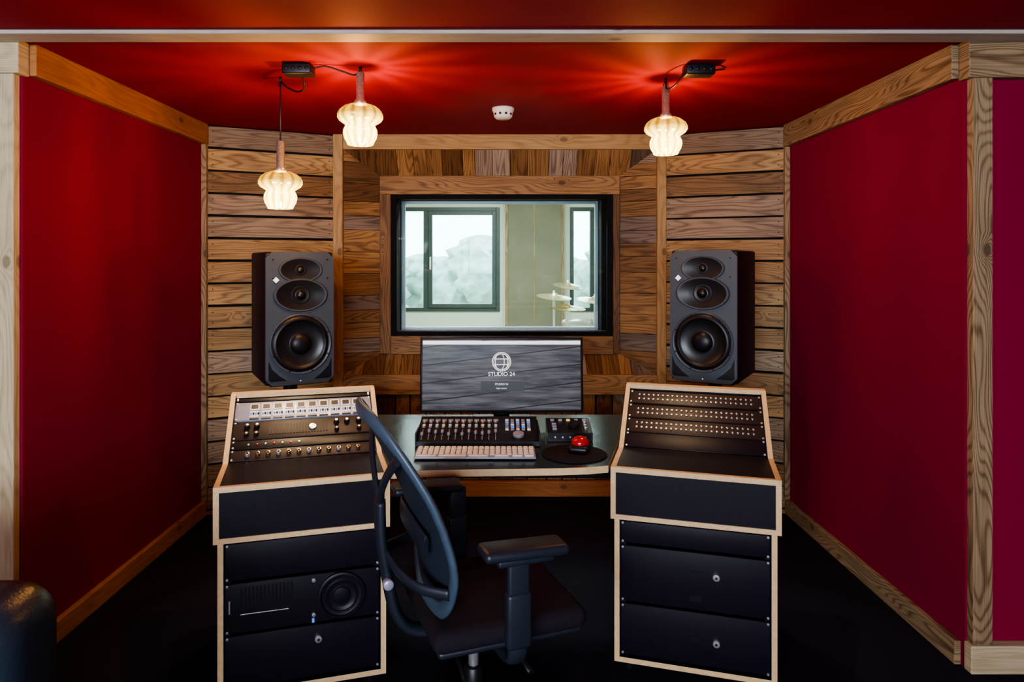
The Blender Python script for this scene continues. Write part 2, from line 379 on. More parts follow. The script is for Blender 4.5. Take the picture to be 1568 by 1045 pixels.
for side in range(4):
    o0, o1, i0, i1 = O[side], O[(side + 1) % 4], I[side], I[(side + 1) % 4]
    ctr = ((o0[0] + o1[0] + i0[0] + i1[0]) / 4, (o0[1] + o1[1] + i0[1] + i1[1]) / 4)
    H = [halfplane(o0, i0, ctr), halfplane(o1, i1, ctr), halfplane(i0, i1, ctr)]
    horiz = side in (0, 2)
    lo, hi = (OX0, OX1) if horiz else (OZ0, OZ1); p = lo
    while p < hi - .01:
        w = random.uniform(0.075, 0.14); q = min(hi, p + w)
        if hi - q < .05: q = hi
        g = 0.0015
        if horiz: poly = [(p + g, min(o0[1], i0[1])), (q - g, min(o0[1], i0[1])), (q - g, max(o0[1], i0[1])), (p + g, max(o0[1], i0[1]))]
        else: poly = [(min(o0[0], i0[0]), p + g), (max(o0[0], i0[0]), p + g), (max(o0[0], i0[0]), q - g), (min(o0[0], i0[0]), q - g)]
        for h in H: poly = clip(poly, *h) if len(poly) > 2 else poly
        if len(poly) > 2:
            off = random.uniform(0, .004); P3 = []
            for (x, z) in poly:
                t = (z - o0[1]) / (i0[1] - o0[1]) if horiz else (x - o0[0]) / (i0[0] - o0[0])
                P3.append((x, DO + (DI - DO) * t - off, z))
            if horiz: uvf = lambda v: (v.z, v.x)
            else: uvf = lambda v: (v.x, v.z)
            b.prism(P3, (0, .018, 0), M_plank2, uvf=uvf)
        p = q
b.build('window_surround_planks', bevel=.002)

def trim(name, boxes, m, bevel=.004):
    b = MB()
    for q in boxes: b.bx(*q, m)
    return b.build(name, bevel=bevel)
trim('trim_1', [(-1.035, -0.975, 4.185, 4.24, 0.0, CZ)], M_pine)
trim('trim_2', [(0.955, 1.012, 4.185, 4.24, 0.0, CZ)], M_pine)
trim('trim_3', [(-0.975, 0.955, 4.19, 4.24, OZ1, CZ)], M_pine)
trim('trim_4', [(-0.975, 0.955, 4.185, 4.24, 0.63, OZ0)], M_plank)
b = MB(); x = -0.972
while x < 0.95:
    w = random.uniform(.085, .12); q = min(.953, x + w); yy = 4.212 + random.uniform(0, .005); b.bx(x + .004, q - .004, yy, 4.24, 0.10, 0.628, M_plank2); x = q
b.build('plank_wainscot', bevel=.003)
slab('wall_back_lower', -0.975, 0.955, 4.25, 4.36, 0, 0.74, M_back)
trim('baseboard_back', [(-0.975, 0.955, 4.195, 4.24, 0, 0.095)], M_orange)
trim('trim_5', [(IX0 - .005, IX1 + .005, 4.31, 4.36, WZ1, IZ1 + .005), (IX0 - .005, WX0 , 4.31, 4.36, IZ0, WZ1), (WX1, IX1 + .005, 4.31, 4.36, IZ0, WZ1), (WX0, WX1, 4.31, 4.36, IZ0 - .005, WZ0)], M_plank2)
trim('trim_6', [(XL, XL + .035, YF + .02, 3.885, CZ - .115, CZ)], M_orange)
trim('trim_7', [(XR - .035, XR, YF + .02, 3.915, CZ - .125, CZ)], M_brown)
trim('baseboard_left', [(XL, XL + .025, YF + .02, 3.885, 0, .085)], M_orange)
trim('baseboard_right', [(XR - .025, XR, YF + .02, 3.915, 0, .085)], M_brown)
trim('trim_8', [(XL, XL + .03, 3.87, 3.90, .085, CZ - .115)], M_brown)
trim('trim_9', [(XR - .03, XR, 3.90, 3.93, .085, CZ - .125)], M_brown)
trim('trim_10', [(XL - .085, XL - .008, YF - .035, YF, .0, CZ - .12)], M_pale)
trim('trim_11', [(-3.19, XL + .012, YF - .04, YF + .02, CZ - .12, CZ)], M_pale)
trim('trim_12', [(XR + .005, XR + .075, YF - .035, YF, .10, CZ - .135)], M_brown)
trim('trim_13', [(XR - .012, 3.19, YF - .04, YF + .02, CZ - .135, CZ)], M_brown)
trim('baseboard_front', [(XR - .005, 3.19, YF - .04, YF, 0, .10)], M_pale)
trim('trim_14', [(-3.19, 3.19, YF - .135, YF - .04, CZ - .014, CZ)], M_grey)

# ------------------------------------------------------------------ control room window
b = MB()
fw = .035
b.bx(WX0, WX0 + fw, 4.33, 4.41, WZ0, WZ1, M_fram); b.bx(WX1 - fw, WX1, 4.33, 4.41, WZ0, WZ1, M_fram)
b.bx(WX0 + fw, WX1 - fw, 4.33, 4.41, WZ0, WZ0 + .03, M_fram); b.bx(WX0 + fw, WX1 - fw, 4.33, 4.41, WZ1 - .028, WZ1, M_fram)
b.bx(WX0 + .001, WX0 + .03, 4.41, 4.60, WZ0, WZ1, M_fram); b.bx(WX1 - .06, WX1 - .001, 4.41, 4.60, WZ0, WZ1, M_fram)
b.bx(WX0 + .03, WX1 - .06, 4.41, 4.60, WZ0, WZ0 + .015, M_facel); b.bx(WX0 + .03, WX1 - .06, 4.41, 4.60, WZ1 - .02, WZ1, M_fram)
for x0, x1, z0, z1 in ((WX0 + .03, WX0 + .055, WZ0 + .015, WZ1 - .02), (WX1 - .08, WX1 - .06, WZ0 + .015, WZ1 - .02), (WX0 + .055, WX1 - .08, WZ0 + .015, WZ0 + .035), (WX0 + .055, WX1 - .08, WZ1 - .04, WZ1 - .02)):
    b.bx(x0, x1, 4.56, 4.60, z0, z1, M_facel)
for yc, tl in ((4.395, 8.0), (4.515, 8.0)):
    b.box(((WX0 + WX1) / 2, yc + .005, (WZ0 + WZ1) / 2), (WX1 - WX0 - .072, .006, WZ1 - WZ0 - .06), M_glass, rot=Matrix.Rotation(R(tl), 3, 'X'))
b.build('window_1', bevel=.002)

# ------------------------------------------------------------------ live room behind the glass
LZ = 2.6
slab('floor_live_room', -2.8, 2.8, 4.6, 8.0, -.1, 0, M_livef)
slab('ceiling_live_room', -2.8, 2.8, 4.6, 8.15, LZ, LZ + .1, M_live)
slab('wall_live_left', -2.95, -2.8, 4.6, 8.15, 0, LZ, M_live)
slab('wall_live_right', 2.8, 2.95, 4.6, 8.15, 0, LZ, M_live)
wall_y('wall_live_near', -2.8, 2.8, 4.601, 4.66, 0, LZ, M_live, [(WX0, WX1, WZ0, WZ1)])
LW = [(-1.22, -0.02, 0.86, 2.08), (0.80, 1.75, 0.86, 2.08)]
wall_y('wall_live_far', -2.8, 2.8, 8.0, 8.15, 0, LZ, M_live, LW)
def frame_win(b, x0, x1, z0, z1, y0, y1, w, m):
    b.bx(x0, x0 + w, y0, y1, z0, z1, m); b.bx(x1 - w, x1, y0, y1, z0, z1, m)
    b.bx(x0 + w, x1 - w, y0, y1, z0, z0 + w, m); b.bx(x0 + w, x1 - w, y0, y1, z1 - w, z1, m)
b = MB()
for x0, x1, z0, z1 in LW:
    frame_win(b, x0, x1, z0, z1, 7.98, 8.06, .045, M_alu)
    mx = x0 * .72 + x1 * .28
    b.bx(mx - .03, mx + .03, 7.98, 8.06, z0 + .045, z1 - .045, M_alu)
    frame_win(b, mx + .03, x1 - .045, z0 + .045, z1 - .045, 7.96, 8.03, .045, M_alu)
    b.bx(x0 + .05, x1 - .05, 8.04, 8.046, z0 + .05, z1 - .05, M_glass)
    b.bx(mx + .045, mx + .065, 7.93, 7.96, 1.35, 1.5, M_silv)
b.build('window_2', bevel=.004)
b = MB(); b.bx(.06, .70, 7.86, 7.99, .0, 2.45, M_panel)
for i in range(2): b.bx(.045 + i * .64, .075 + i * .64, 7.85, 7.99, .0, 2.48, M_brown)
b.bx(.075, .685, 7.85, 7.86, 2.42, 2.48, M_brown); b.bx(.075, .685, 7.85, 7.86, .0, .04, M_brown); b.bx(.37, .385, 7.855, 7.86, .04, 2.42, M_brown)
b.build('acoustic_panel', bevel=.004)
b = MB(); ox, oy = .80, 6.5
def cymbal(x, y, z, r, tilt):
    T = Matrix.Translation((x, y, z)) @ Matrix.Rotation(R(tilt), 4, 'X') @ Matrix.Rotation(R(tilt * .6), 4, 'Y')
    b.lathe([(r, 0), (r * .6, .012), (r * .2, .02), (r * .14, .035), (0, .042), (0, .036), (r * .14, .03), (r * .2, .015), (r * .6, .007), (r, -.002)], T, M_cymb, 32)
    b.cyl((x, y, .35), (x, y, z + .06), .010, M_silv, 10)
    for k in range(3):
        a = k * 2.094 + .4; b.cyl((x, y, .35), (x + .25 * math.cos(a), y + .25 * math.sin(a), .01), .010, M_silv, 8)
cymbal(ox - .32, oy - .25, 1.12, .16, 8); cymbal(ox - .20, oy - .25, 1.02, .17, 5); cymbal(ox + .12, oy + .25, 1.06, .18, 8); cymbal(ox - .14, oy + .3, 1.20, .15, 10)
def drum(c, r, h, ax):
    T = Matrix.Translation(c) @ ax
    b.lathe([(0, 0), (r * .97, 0), (r * 1.03, -.01), (r * 1.03, .03), (r, .03), (r, h - .03), (r * 1.03, h - .03), (r * 1.03, h + .01), (r * .97, h), (0, h)], T, M_drum, 32, mats=[M_white, M_silv, M_silv, M_silv, M_drum, M_silv, M_silv, M_silv, M_white])
drum((ox + .15, oy + .45, .30), .28, .42, Matrix.Rotation(R(90), 4, 'X'))
drum((ox - .05, oy + .2, .66), .15, .2, Matrix.Rotation(R(-12), 4, 'X')); drum((ox + .3, oy + .2, .66), .15, .2, Matrix.Rotation(R(-12), 4, 'X'))
drum((ox - .15, oy - .12, .58), .17, .14, Matrix.Identity(4)); drum((ox + .52, oy - .05, .22), .2, .4, Matrix.Identity(4))
b.cyl((ox - .15, oy - .12, 0), (ox - .15, oy - .12, .58), .012, M_silv, 10)
for dx in (-.05, .3): b.cyl((ox + dx, oy + .25, .3), (ox + dx, oy + .22, .7), .012, M_silv, 10)
for k in range(3):
    a = k * 2.094; b.cyl((ox + .52 + .205 * math.cos(a), oy - .05 + .205 * math.sin(a), 0), (ox + .52 + .205 * math.cos(a), oy - .05 + .205 * math.sin(a), .4), .008, M_silv, 8)
b.build('drum_kit')
b = MB(); b.bx(-.9, .9, 5.5, 6.3, LZ - .03, LZ, M_white); b.build('added_fill_panel', bevel=.004)  # white board added on the live room ceiling to carry the fill light
slab('lawn', -30, 30, 8.2, 60, -1.2, -1.0, M_lawn)
b = MB()
for i in range(22):
    x = -8 + i * .8 + random.uniform(-.3, .3); y = 18 + random.uniform(-1, 1.5); r = random.uniform(.55, .95)
    T = Matrix.Translation((x, y, .65 + random.uniform(-.4, .6)))
    ph = random.uniform(0, 6)
    prof = [(r * math.sin(math.pi * k / 16) * (1 + .12 * math.sin(k * 2.3 + ph)) if 0 < k < 16 else 0, -r * 1.1 * math.cos(math.pi * k / 16)) for k in range(17)]
    b.lathe(prof, T, M_leaf, 28, fn=lambda a, z: 1 + .14 * math.sin(5 * a + ph + z * 3) + .10 * math.sin(11 * a - z * 9) + .06 * math.sin(17 * a + z * 15))
    b.cyl((x, y, -1), (x, y, .6), .12, M_brown, 8)
b.build('tree_row')

# ------------------------------------------------------------------ desk + rack consoles
def rack(name, loc, rz, left):
    b = MB(); W = .28; t = .018
    prof = [(0, .545), (0, .727), (.262, .727), (.285, .742), (.555, .922), (.60, .922), (.62, .90), (.62, .545)]
    for sx in (-1, 1):
        x = -W if sx < 0 else W - t
        b.prism([(x, y, z) for y, z in prof], (t, 0, 0), M_ply, cap=M_lam, uvf=lambda v: (v.y, v.z))
    w = W - t
    b.bx(-w, w, .0, .016, .709, .727, M_ply); b.bx(-w, w, .016, .275, .709, .7265, M_lam)
    b.bx(-w, w, .0, .016, .545, .562, M_ply); b.bx(-w, w, .016, .60, .545, .562, M_lam)
    b.bx(-w, w, .004, .012, .562, .709, M_lam)
    b.bx(-w, w, .602, .618, .562, .90, M_lam)
    b.bx(-w, w, .553, .60, .905, .922, M_ply)
    sl = math.atan2(.18, .27); LN = math.hypot(.27, .18)
    S = Matrix.Translation((0, .285, .728)) @ Matrix.Rotation(sl, 4, 'X')
    b.M = S
    b.bx(-w, w, -.005, LN, -.03, -.014, M_blkm)
    b.bx(-w, -w + .016, 0, LN, -.014, -.006, M_blkm); b.bx(w - .016, w, 0, LN, -.014, -.006, M_blkm)
    Z = -.006
    def knob(x, y, r, h=.014, m=M_blk, cap=None):
        b.cyl((x, y, Z + .003), (x, y, Z + .003 + h), r, m, 14, r2=r * .85)
        if cap: b.cyl((x, y, Z + .003 + h), (x, y, Z + .005 + h), r * .5, cap, 10)
    def unit(y0, y1, m):
        b.rbox((0, (y0 + y1) / 2, Z - .003), (2 * w - .004, y1 - y0 - .003, .012), .0015, m, seg=1)
        for sx in (-1, 1):
            for yy in (y0 + .008, y1 - .008): b.cyl((sx * (w - .008), yy, Z + .002), (sx * (w - .008), yy, Z + .006), .0042, M_silv, 8)
    if left:
        u = LN / 7.2
        unit(0.0, u * 1.2, M_brnp); unit(u * 1.25, u * 2.2, M_blk); unit(u * 2.25, u * 4.3, M_brnp); unit(u * 4.4, u * 6.6, M_facel); unit(u * 6.65, u * 7.15, M_blk)
        for i in range(12): knob(-.20 + i * .036, u * .6, .009, .012, M_bras if i % 3 else M_silv, M_blk)
        for i in range(7): b.cyl((-.2 + i * .03, u * 1.7, Z), (-.2 + i * .03, u * 1.7, Z + .006), .004, M_redp if i % 2 else M_silv, 8)
        for i in range(20): b.bx(-.13 + i * .011, -.124 + i * .011, u * 2.7, u * 3.8, Z, Z + .005, M_blkm)
        for x in (-.21, -.175, .12, .16, .205): knob(x, u * 3.6, .011, .016, M_blk, M_silv)
        for x in (-.21, -.175, .12, .205): knob(x, u * 2.75, .009, .014, M_blk, M_warmled)
        b.cyl((.03, u * 3.25, Z + .003), (.03, u * 3.25, Z + .010), .014, M_silv, 16)
        for i in range(10):
            x = -.205 + i * .0435
            b.bx(x, x + .034, u * 5.6, u * 6.3, Z + .003, Z + .006, M_white)
            b.bx(x + .004, x + .030, u * 5.7, u * 6.2, Z + .006, Z + .007, M_blk)
            b.bx(x, x + .034, u * 4.8, u * 5.45, Z + .003, Z + .005, M_white)
            for k in range(4): b.cyl((x + .005 + k * .009, u * 5.1, Z + .003), (x + .005 + k * .009, u * 5.1, Z + .012), .0035, M_blk if k % 2 else M_blue, 8)
            b.bx(x, x + .034, u * 4.5, u * 4.62, Z + .003, Z + .006, M_blk)
    else:
        rows = [(.85, 1), (.60, 1), (.36, 1)]
        unit(0, LN * .24, M_lam)
        for fr, _ in rows:
            y0 = LN * (fr - .115); y1 = LN * (fr + .115); unit(y0, y1, M_brnp)
            for rr in (-.012, .012):
                for i in range(24):
                    x = -.222 + i * .0193; b.cyl((x, LN * fr + rr, Z + .002), (x, LN * fr + rr, Z + .007), .0042, M_silv, 8); b.cyl((x, LN * fr + rr, Z + .007), (x, LN * fr + rr, Z + .0075), .002, M_blk, 6)
    b.M = Matrix.Identity(4)
    W2 = .268; y0 = .012
    for sx in (-1, 1):
        x0 = -W2 if sx < 0 else W2 - t
        b.bx(x0, x0 + t, y0, .56, .04, .545, M_lam, face_mats={2: M_ply})
    w2 = W2 - t
    b.bx(-w2, w2, y0, .56, .04, .058, M_lam, face_mats={2: M_ply}); b.bx(-w2, w2, .545, .56, .058, .545, M_lam)
    for sx in (-1, 1): b.bx(min(sx * w2, sx * (w2 - .02)), max(sx * w2, sx * (w2 - .02)), .035, .045, .058, .545, M_blkm)
    def panel(z0, z1, y=.024, m=M_blkm):
        b.rbox((0, y + .006, (z0 + z1) / 2), (2 * w2 - .006, .012, z1 - z0 - .003), .002, m, seg=1)
        for sx in (-1, 1):
            for zz in (z0 + .008, z1 - .008):
                b.cyl((sx * (w2 - .010), y, zz), (sx * (w2 - .010), y - .004, zz), .0045, M_silv, 8)
    def lock(x, z):
        b.cyl((x, .024, z), (x, .010, z), .012, M_silv, 16); b.cyl((x, .010, z), (x, .008, z), .004, M_blk, 8)
    if left:
        panel(.41, .535, m=M_lam); panel(.24, .405); panel(.062, .235, m=M_lam)
        T = Matrix.Translation((.12, .024, .325)) @ Matrix.Rotation(R(90), 4, 'X')
        b.lathe([(.078, 0), (.078, .012), (.070, .014), (.066, .006), (.055, .004), (.05, .009), (.044, .004), (.03, .004), (.026, .01), (0, .012)], T, M_blkm, 32)
        for x, z in ((.03, .385), (.03, .27)): b.cyl((x, .024, z), (x, .018, z), .007, M_silv, 10)
        b.bx(.024, .032, .018, .024, .245, .258, M_blue)
        b.bx(-.20, -.05, .022, .024, .30, .302, M_silv); b.bx(-.235, -.230, .015, .024, .31, .35, M_silv)
        lock(.045, .19)
        for i in range(14): b.bx(-.2 + i * .012, -.194 + i * .012, .0225, .024, .33, .39, M_blk)
    else:
        panel(.455, .535, m=M_lam); panel(.25, .45, m=M_lam); panel(.062, .245, m=M_lam)
        lock(.075, .375); lock(.075, .15)
        for z in (.375, .29, .15): b.bx(-.012, .028, .020, .024, z - .008, z + .012, M_blk)
    for sx in (-1, 1):
        for yy in (.06, .5): b.cyl((sx * .22, yy, 0), (sx * .22, yy, .042), .022, M_blk, 14)
    return b.build(name, loc=(loc[0], loc[1], 0), rz=rz, bevel=.0012)
rack('rack_console', (-.649, 2.248), R(16), True)
rack('rack_console', (.652, 2.321), R(-16), False)

b = MB()
outl = [(-.385, 2.345), (-.25, 2.362), (-.1, 2.372), (.05, 2.378), (.2, 2.385), (.30, 2.395), (.378, 2.415), (.545, 3.0), (.60, 3.22), (-.60, 3.22), (-.552, 2.95)]
b.prism([(x, y, .700) for x, y in outl], (0, 0, .026), M_ply, cap=M_desk)
for sx in (-1, 1): b.bx(sx * .53 - .012, sx * .53 + .012, 3.02, 3.20, 0, .70, M_lam)
b.bx(-.518, .518, 3.14, 3.16, .45, .70, M_lam)
b.build('studio_desk', bevel=.002)
DZ = .727

e = bpy.data.objects.new('computer_monitor', None); scene.collection.objects.link(e); e.location = (0, 2.98, .955); e.rotation_euler = (R(-5), 0, 0)
b = MB(); b.rbox((0, .012, 0), (.712, .024, .330), .006, M_blk, seg=2); b.build('bezel', parent=e)
b = MB(); b.bx(-.345, .345, -.0015, .002, -.153, .150, M_screen); b.build('screen', parent=e)
b = MB(); b.bx(-.345, .345, -.003, -.001, .130, .146, M_wht2); b.bx(-.09, .10, -.003, -.001, -.072, -.030, M_blk); b.bx(-.345, .345, -.003, -.001, -.153, -.150, M_blk)
for r in (.040, .034):
    b.tube([(r * math.cos(a * .1309), -.003, .055 + r * math.sin(a * .1309)) for a in range(48)], .0020, M_wht2, 6, closed=True, up=Vector((0, 1, 0)))
for k in (-.015, .0, .015): b.tube([(k + .012 * math.cos(t) * (1 if k >= 0 else -1), -.003, .055 + .031 * math.sin(t)) for t in [i * .16 - 1.4 for i in range(18)]], .0018, M_wht2, 6, up=Vector((0, 1, 0)))
for k in (-.012, .012): b.bx(-.031, .031, -.004, -.002, .055 + k - .0015, .055 + k + .0015, M_wht2)
b.build('screen_graphics', parent=e)
for txt, sz, z in (('STUDIO 24', .024, -.006), ('STUDIO 24', .012, -.046), ('login session', .009, -.062)):
    c = bpy.data.curves.new('screen_text', 'FONT'); c.body = txt; c.size = sz; c.align_x = 'CENTER'; c.extrude = .0004
    to = bpy.data.objects.new('screen_text', c); scene.collection.objects.link(to); c.materials.append(M_wht2); to.parent = e
    to.location = (0, -.0035, z); to.rotation_euler = (R(90), 0, 0)
b = MB(); b.rbox((0, .06, -.115), (.07, .03, .19), .01, M_blk); b.rbox((0, .05, -.200), (.26, .16, .010), .004, M_blk, rot=Matrix.Rotation(R(5), 3, 'X')); b.build('stand', parent=e)

b = MB()
b.prism([(-.24, 0, .002), (-.24, 0, .020), (-.24, .19, .072), (-.24, .215, .070), (-.24, .215, .002)], (.478, 0, 0), M_blk, uvf=lambda v: (v.y, v.z))
b.M = Matrix.Translation((0, 0, .020)) @ Matrix.Rotation(math.atan2(.052, .19), 4, 'X')
for i in range(12):
    x = -.222 + i * .0265
    b.bx(x - .0015, x + .0015, .015, .095, .0, .001, M_facel)
    fy = .045 + random.uniform(0, .03); b.rbox((x, fy, .007), (.012, .020, .012), .003, M_facel, seg=1)
    b.rbox((x, .112, .002), (.012, .008, .006), .001, M_facel, seg=1); b.rbox((x, .126, .002), (.012, .008, .006), .001, M_white if i % 3 else M_warmled, seg=1)
    b.cyl((x, .146, 0), (x, .146, .014), .0065, M_silv, 12)
    b.bx(x - .010, x + .010, .160, .178, 0, .002, M_facel)
for i in range(5):
    for j in range(5):
        b.rbox((.115 + i * .022, .09 + j * .019, .003), (.014, .011, .006), .001, (M_white, M_facel, M_facel, M_blue)[(i * 2 + j) % 4], seg=1)
b.cyl((.16, .045, 0), (.16, .045, .012), .022, M_facel, 24)
b.M = Matrix.Identity(4)
for sx in (-.244, .238): b.bx(sx, sx + .006, -.002, .215, .001, .055, M_blkm)
b.build('fader_control_surface', loc=(-.093, 2.655, DZ), bevel=.001)
b = MB()
b.prism([(-.09, 0, .001), (-.09, 0, .035), (-.09, .13, .065), (-.09, .15, .06), (-.09, .15, .001)], (.18, 0, 0), M_blk, uvf=lambda v: (v.y, v.z))
b.M = Matrix.Translation((0, 0, .035)) @ Matrix.Rotation(math.atan2(.03, .13), 4, 'X')
b.cyl((.02, .055, 0), (.02, .055, .018), .022, M_blkm, 24); b.cyl((.02, .055, .018), (.02, .055, .02), .016, M_blk, 24)
for i in range(5): b.rbox((-.065 + i * .033, .108, .003), (.016, .010, .007), .001, M_warmled if i == 2 else M_facel, seg=1)
for j in range(3): b.rbox((-.06, .03 + j * .022, .003), (.018, .010, .007), .001, M_facel, seg=1); b.cyl((.065, .03 + j * .024, 0), (.065, .03 + j * .024, .01), .006, M_silv, 12)
b.M = Matrix.Identity(4)
for i in range(5): b.cyl((-.06 + i * .03, 0, .018), (-.06 + i * .03, -.004, .018), .004, M_silv, 8)
b.build('monitor_controller', loc=(.275, 2.73, DZ), bevel=.001)
b = MB(); b.rbox((0, 0, .006), (.445, .118, .008), .003, M_facel, rot=Matrix.Rotation(R(3), 3, 'X'))
b.M = Matrix.Rotation(R(3), 4, 'X')
for r in range(6):
    n = 21; y = -.047 + r * .0188
    if r == 0:
        segs = [(-.217, -.140), (-.135, -.03), (-.026, .05), (.07, .125), (.135, .175), (.18, .216)]
        for a, c in segs: b.rbox(((a + c) / 2, y, .0125), (c - a - .003, .0155, .005), .0015, M_white, seg=1)
    else:
        for i in range(n): b.rbox((-.2075 + i * .0208, y, .0125), (.0175, .0155, .005), .0015, M_white, seg=1)
b.build('keyboard', loc=(-.097, 2.535, DZ + .004))
b = MB(); b.lathe([(0, 0), (.12, 0), (.122, .002), (.12, .004), (0, .004)], Matrix.Identity(4), M_seat, 48); b.build('mouse_pad', loc=(.272, 2.555, DZ))
b = MB(); b.rbox((0, 0, .014), (.075, .10, .026), .012, M_blk, seg=4)
b.lathe([(.034 * math.sin(math.pi * k / 10) if 0 < k < 10 else 0, -.026 * math.cos(math.pi * k / 10)) for k in range(11)], Matrix.Translation((0, .005, .030)), M_redp, 24)
b.build('trackball_mouse', loc=(.296, 2.585, DZ + .004), rz=R(-15))

# ------------------------------------------------------------------ speakers
def speaker(loc, rz):
    e = bpy.data.objects.new('studio_monitor_speaker', None); scene.collection.objects.link(e); e.location = loc; e.rotation_euler = (0, 0, rz)
    b = MB(); w, d, h = .325, .42, .645
    b.rbox((0, .01, 0), (w, d, h), .012, M_spkd, seg=3)
    def outl(s, y): return [(-w / 2 * s, y, -h / 2 * s + .03), (-w / 2 * s + .03, y, -h / 2 * s), (w / 2 * s - .03, y, -h / 2 * s), (w / 2 * s, y, -h / 2 * s + .03), (w / 2 * s, y, h / 2 * s - .03), (w / 2 * s - .03, y, h / 2 * s), (-w / 2 * s + .03, y, h / 2 * s), (-w / 2 * s, y, h / 2 * s - .03)]
    b.prism(outl(1.0, -.2), (0, -.022, 0), M_spk)
    F = -.222; RX = Matrix.Rotation(R(90), 4, 'X')
    def dish(x, z, r, sx, sy, prof, mats=None, m=M_cone):
        b.lathe([(r * a, q) for a, q in prof], Matrix.Translation((x, F, z)) @ RX, m, 40, sx=sx, sy=sy, mats=mats)
    dish(0, .235, .058, 1.75, 1.0, [(1.05, 0), (1.05, .004), (1.0, .010), (.93, .009), (.55, .003), (.22, .001), (0, .001)], [M_spk, M_spk, M_spk, M_cone, M_cone, M_cone])
    dish(0, .235, .017, 1, 1, [(1.6, .001), (1.5, .006), (1.1, .006), (1.0, .003), (.8, .008), (.4, .011), (0, .012)])
    dish(0, .113, .078, 1.6, 1.0, [(1.05, 0), (1.05, .006), (1.0, .014), (.93, .013), (.6, .004), (.3, .001), (0, .001)], [M_spk, M_spk, M_spk, M_cone, M_cone, M_cone])
    dish(0, .113, .042, 1, 1, [(1.1, .001), (1.05, .006), (.9, .006), (.7, .003), (.55, .004), (.42, .013), (.2, .018), (0, .02)])
    dish(0, -.125, .148, 1, 1, [(1, 0), (1, .012), (.97, .015), (.93, .012), (.91, .010), (.87, .016), (.80, .018), (.74, .012), (.70, .008), (.40, .002), (.34, .003), (.30, .012), (.18, .020), (0, .023)],
         [M_spk, M_spk, M_spk, M_blk, M_blk, M_blk, M_blk, M_cone, M_cone, M_cone, M_blk, M_blk, M_blk])
    for k in range(8):
        a = k * math.pi / 4 + .39; b.cyl((.14 * math.cos(a), F - .011, -.125 + .14 * math.sin(a)), (.14 * math.cos(a), F - .016, -.125 + .14 * math.sin(a)), .004, M_blkm, 8)
    for sx in (-1, 1):
        b.prism([(sx * .150, F, -.20), (sx * .150, F, -.29), (sx * .142, F, -.300), (sx * .065, F, -.300), (sx * .10, F, -.275), (sx * .135, F, -.24)], (0, -.003, 0), M_blk)
        for z in (.265, .175):
            b.cyl((sx * .13, F, z + .02), (sx * .13, F - .003, z + .02), .004, M_blkm, 8)
    b.box((-.117, F - .012, .187), (.021, .004, .021), M_wht2, rot=Matrix.Rotation(R(45), 3, 'Y')); b.cyl((-.117, F, .187), (-.117, F - .011, .187), .008, M_spk, 10)
    b.cyl((.0, F, -.305), (.0, F - .002, -.305), .003, M_wht2, 8)
    b.build('cabinet', parent=e, bevel=.0015)
    z0 = -h / 2; b = MB()
    b.rbox((0, 0, z0 - .008), (.26, .30, .016), .004, M_blkm)
    b.cyl((0, .02, -loc[2] + .02), (0, .02, z0 - .014), .035, M_blkm, 20)
    b.rbox((0, .02, -loc[2] + .0125), (.34, .34, .025), .006, M_blkm)
    b.build('stand', parent=e)
speaker((-1.085, 3.52, 1.172), R(28.5))
speaker((1.095, 3.52, 1.180), R(-31))

# ------------------------------------------------------------------ pendants
def pendant(x, y, ztop_holder, hh, ztop, hs):
    e = bpy.data.objects.new('pendant_lamp', None); scene.collection.objects.link(e); e.location = (x, y, 0)
    b = MB()
    if CZ - ztop_holder > .04: b.cyl((0, 0, ztop_holder - .005), (0, 0, CZ - .02), .0032, M_blk, 8)
    b.cyl((0, 0, CZ - .022), (0, 0, CZ), .006, M_blkm, 8)
    b.tube([(0.010 * math.cos(a * .5), 0, CZ - .03 + .010 * math.sin(a * .5)) for a in range(13)], .002, M_blkm, 6, up=Vector((0, 1, 0)))
    b.lathe([(0, hh), (.008, hh), (.0165, hh - .006), (.0165, .02), (.024, .012), (.026, -.002), (0, -.002)], Matrix.Translation((0, 0, ztop)), M_hold, 20)
    b.build('holder', parent=e)
    s = hs
    prof = [(.026, 1.0), (.042, .985), (.064, .93), (.080, .85), (.088, .75), (.088, .66), (.080, .58), (.066, .52), (.057, .485), (.060, .44), (.066, .36), (.067, .27), (.063, .16), (.054, .06), (.050, .0), (.044, .01)]
    b = MB()
    fn = lambda a, z: 1 + (.06 * abs(math.sin(6 * a)) - .03) * (1 if z > s * .55 else .4)
    b.lathe([(r, z * s) for r, z in prof], Matrix.Identity(4), M_shade, 72, fn=fn)
    o = b.build('glass_shade', parent=e); o.location = (0, 0, ztop - s)
    ld = bpy.data.lights.new('bulb', 'POINT'); ld.energy = 30; ld.color = (1, .70, .40); ld.shadow_soft_size = .014
    lo = bpy.data.objects.new('bulb', ld); scene.collection.objects.link(lo); lo.parent = e; lo.location = (0, 0, ztop - s * .45)
pendant(-.936, 2.89, 1.96, .13, 1.83, .158)
pendant(-.567, 2.74, 2.21, .13, 2.08, .163)
pendant(.70, 2.91, 2.20, .135, 2.063, .158)
def jbox(x, y, paths):
    b = MB(); b.rbox((x, y, CZ - .022), (.115, .07, .042), .006, M_blk)
    for k in range(4): b.cyl((x - .04 + k * .027, y - .035, CZ - .022), (x - .04 + k * .027, y - .04, CZ - .022), .008, M_blkm, 10)
    for p in paths: b.tube(smooth_pts(p, 8), .0035, M_blk, 8)
    b.build('ceiling_junction_box')
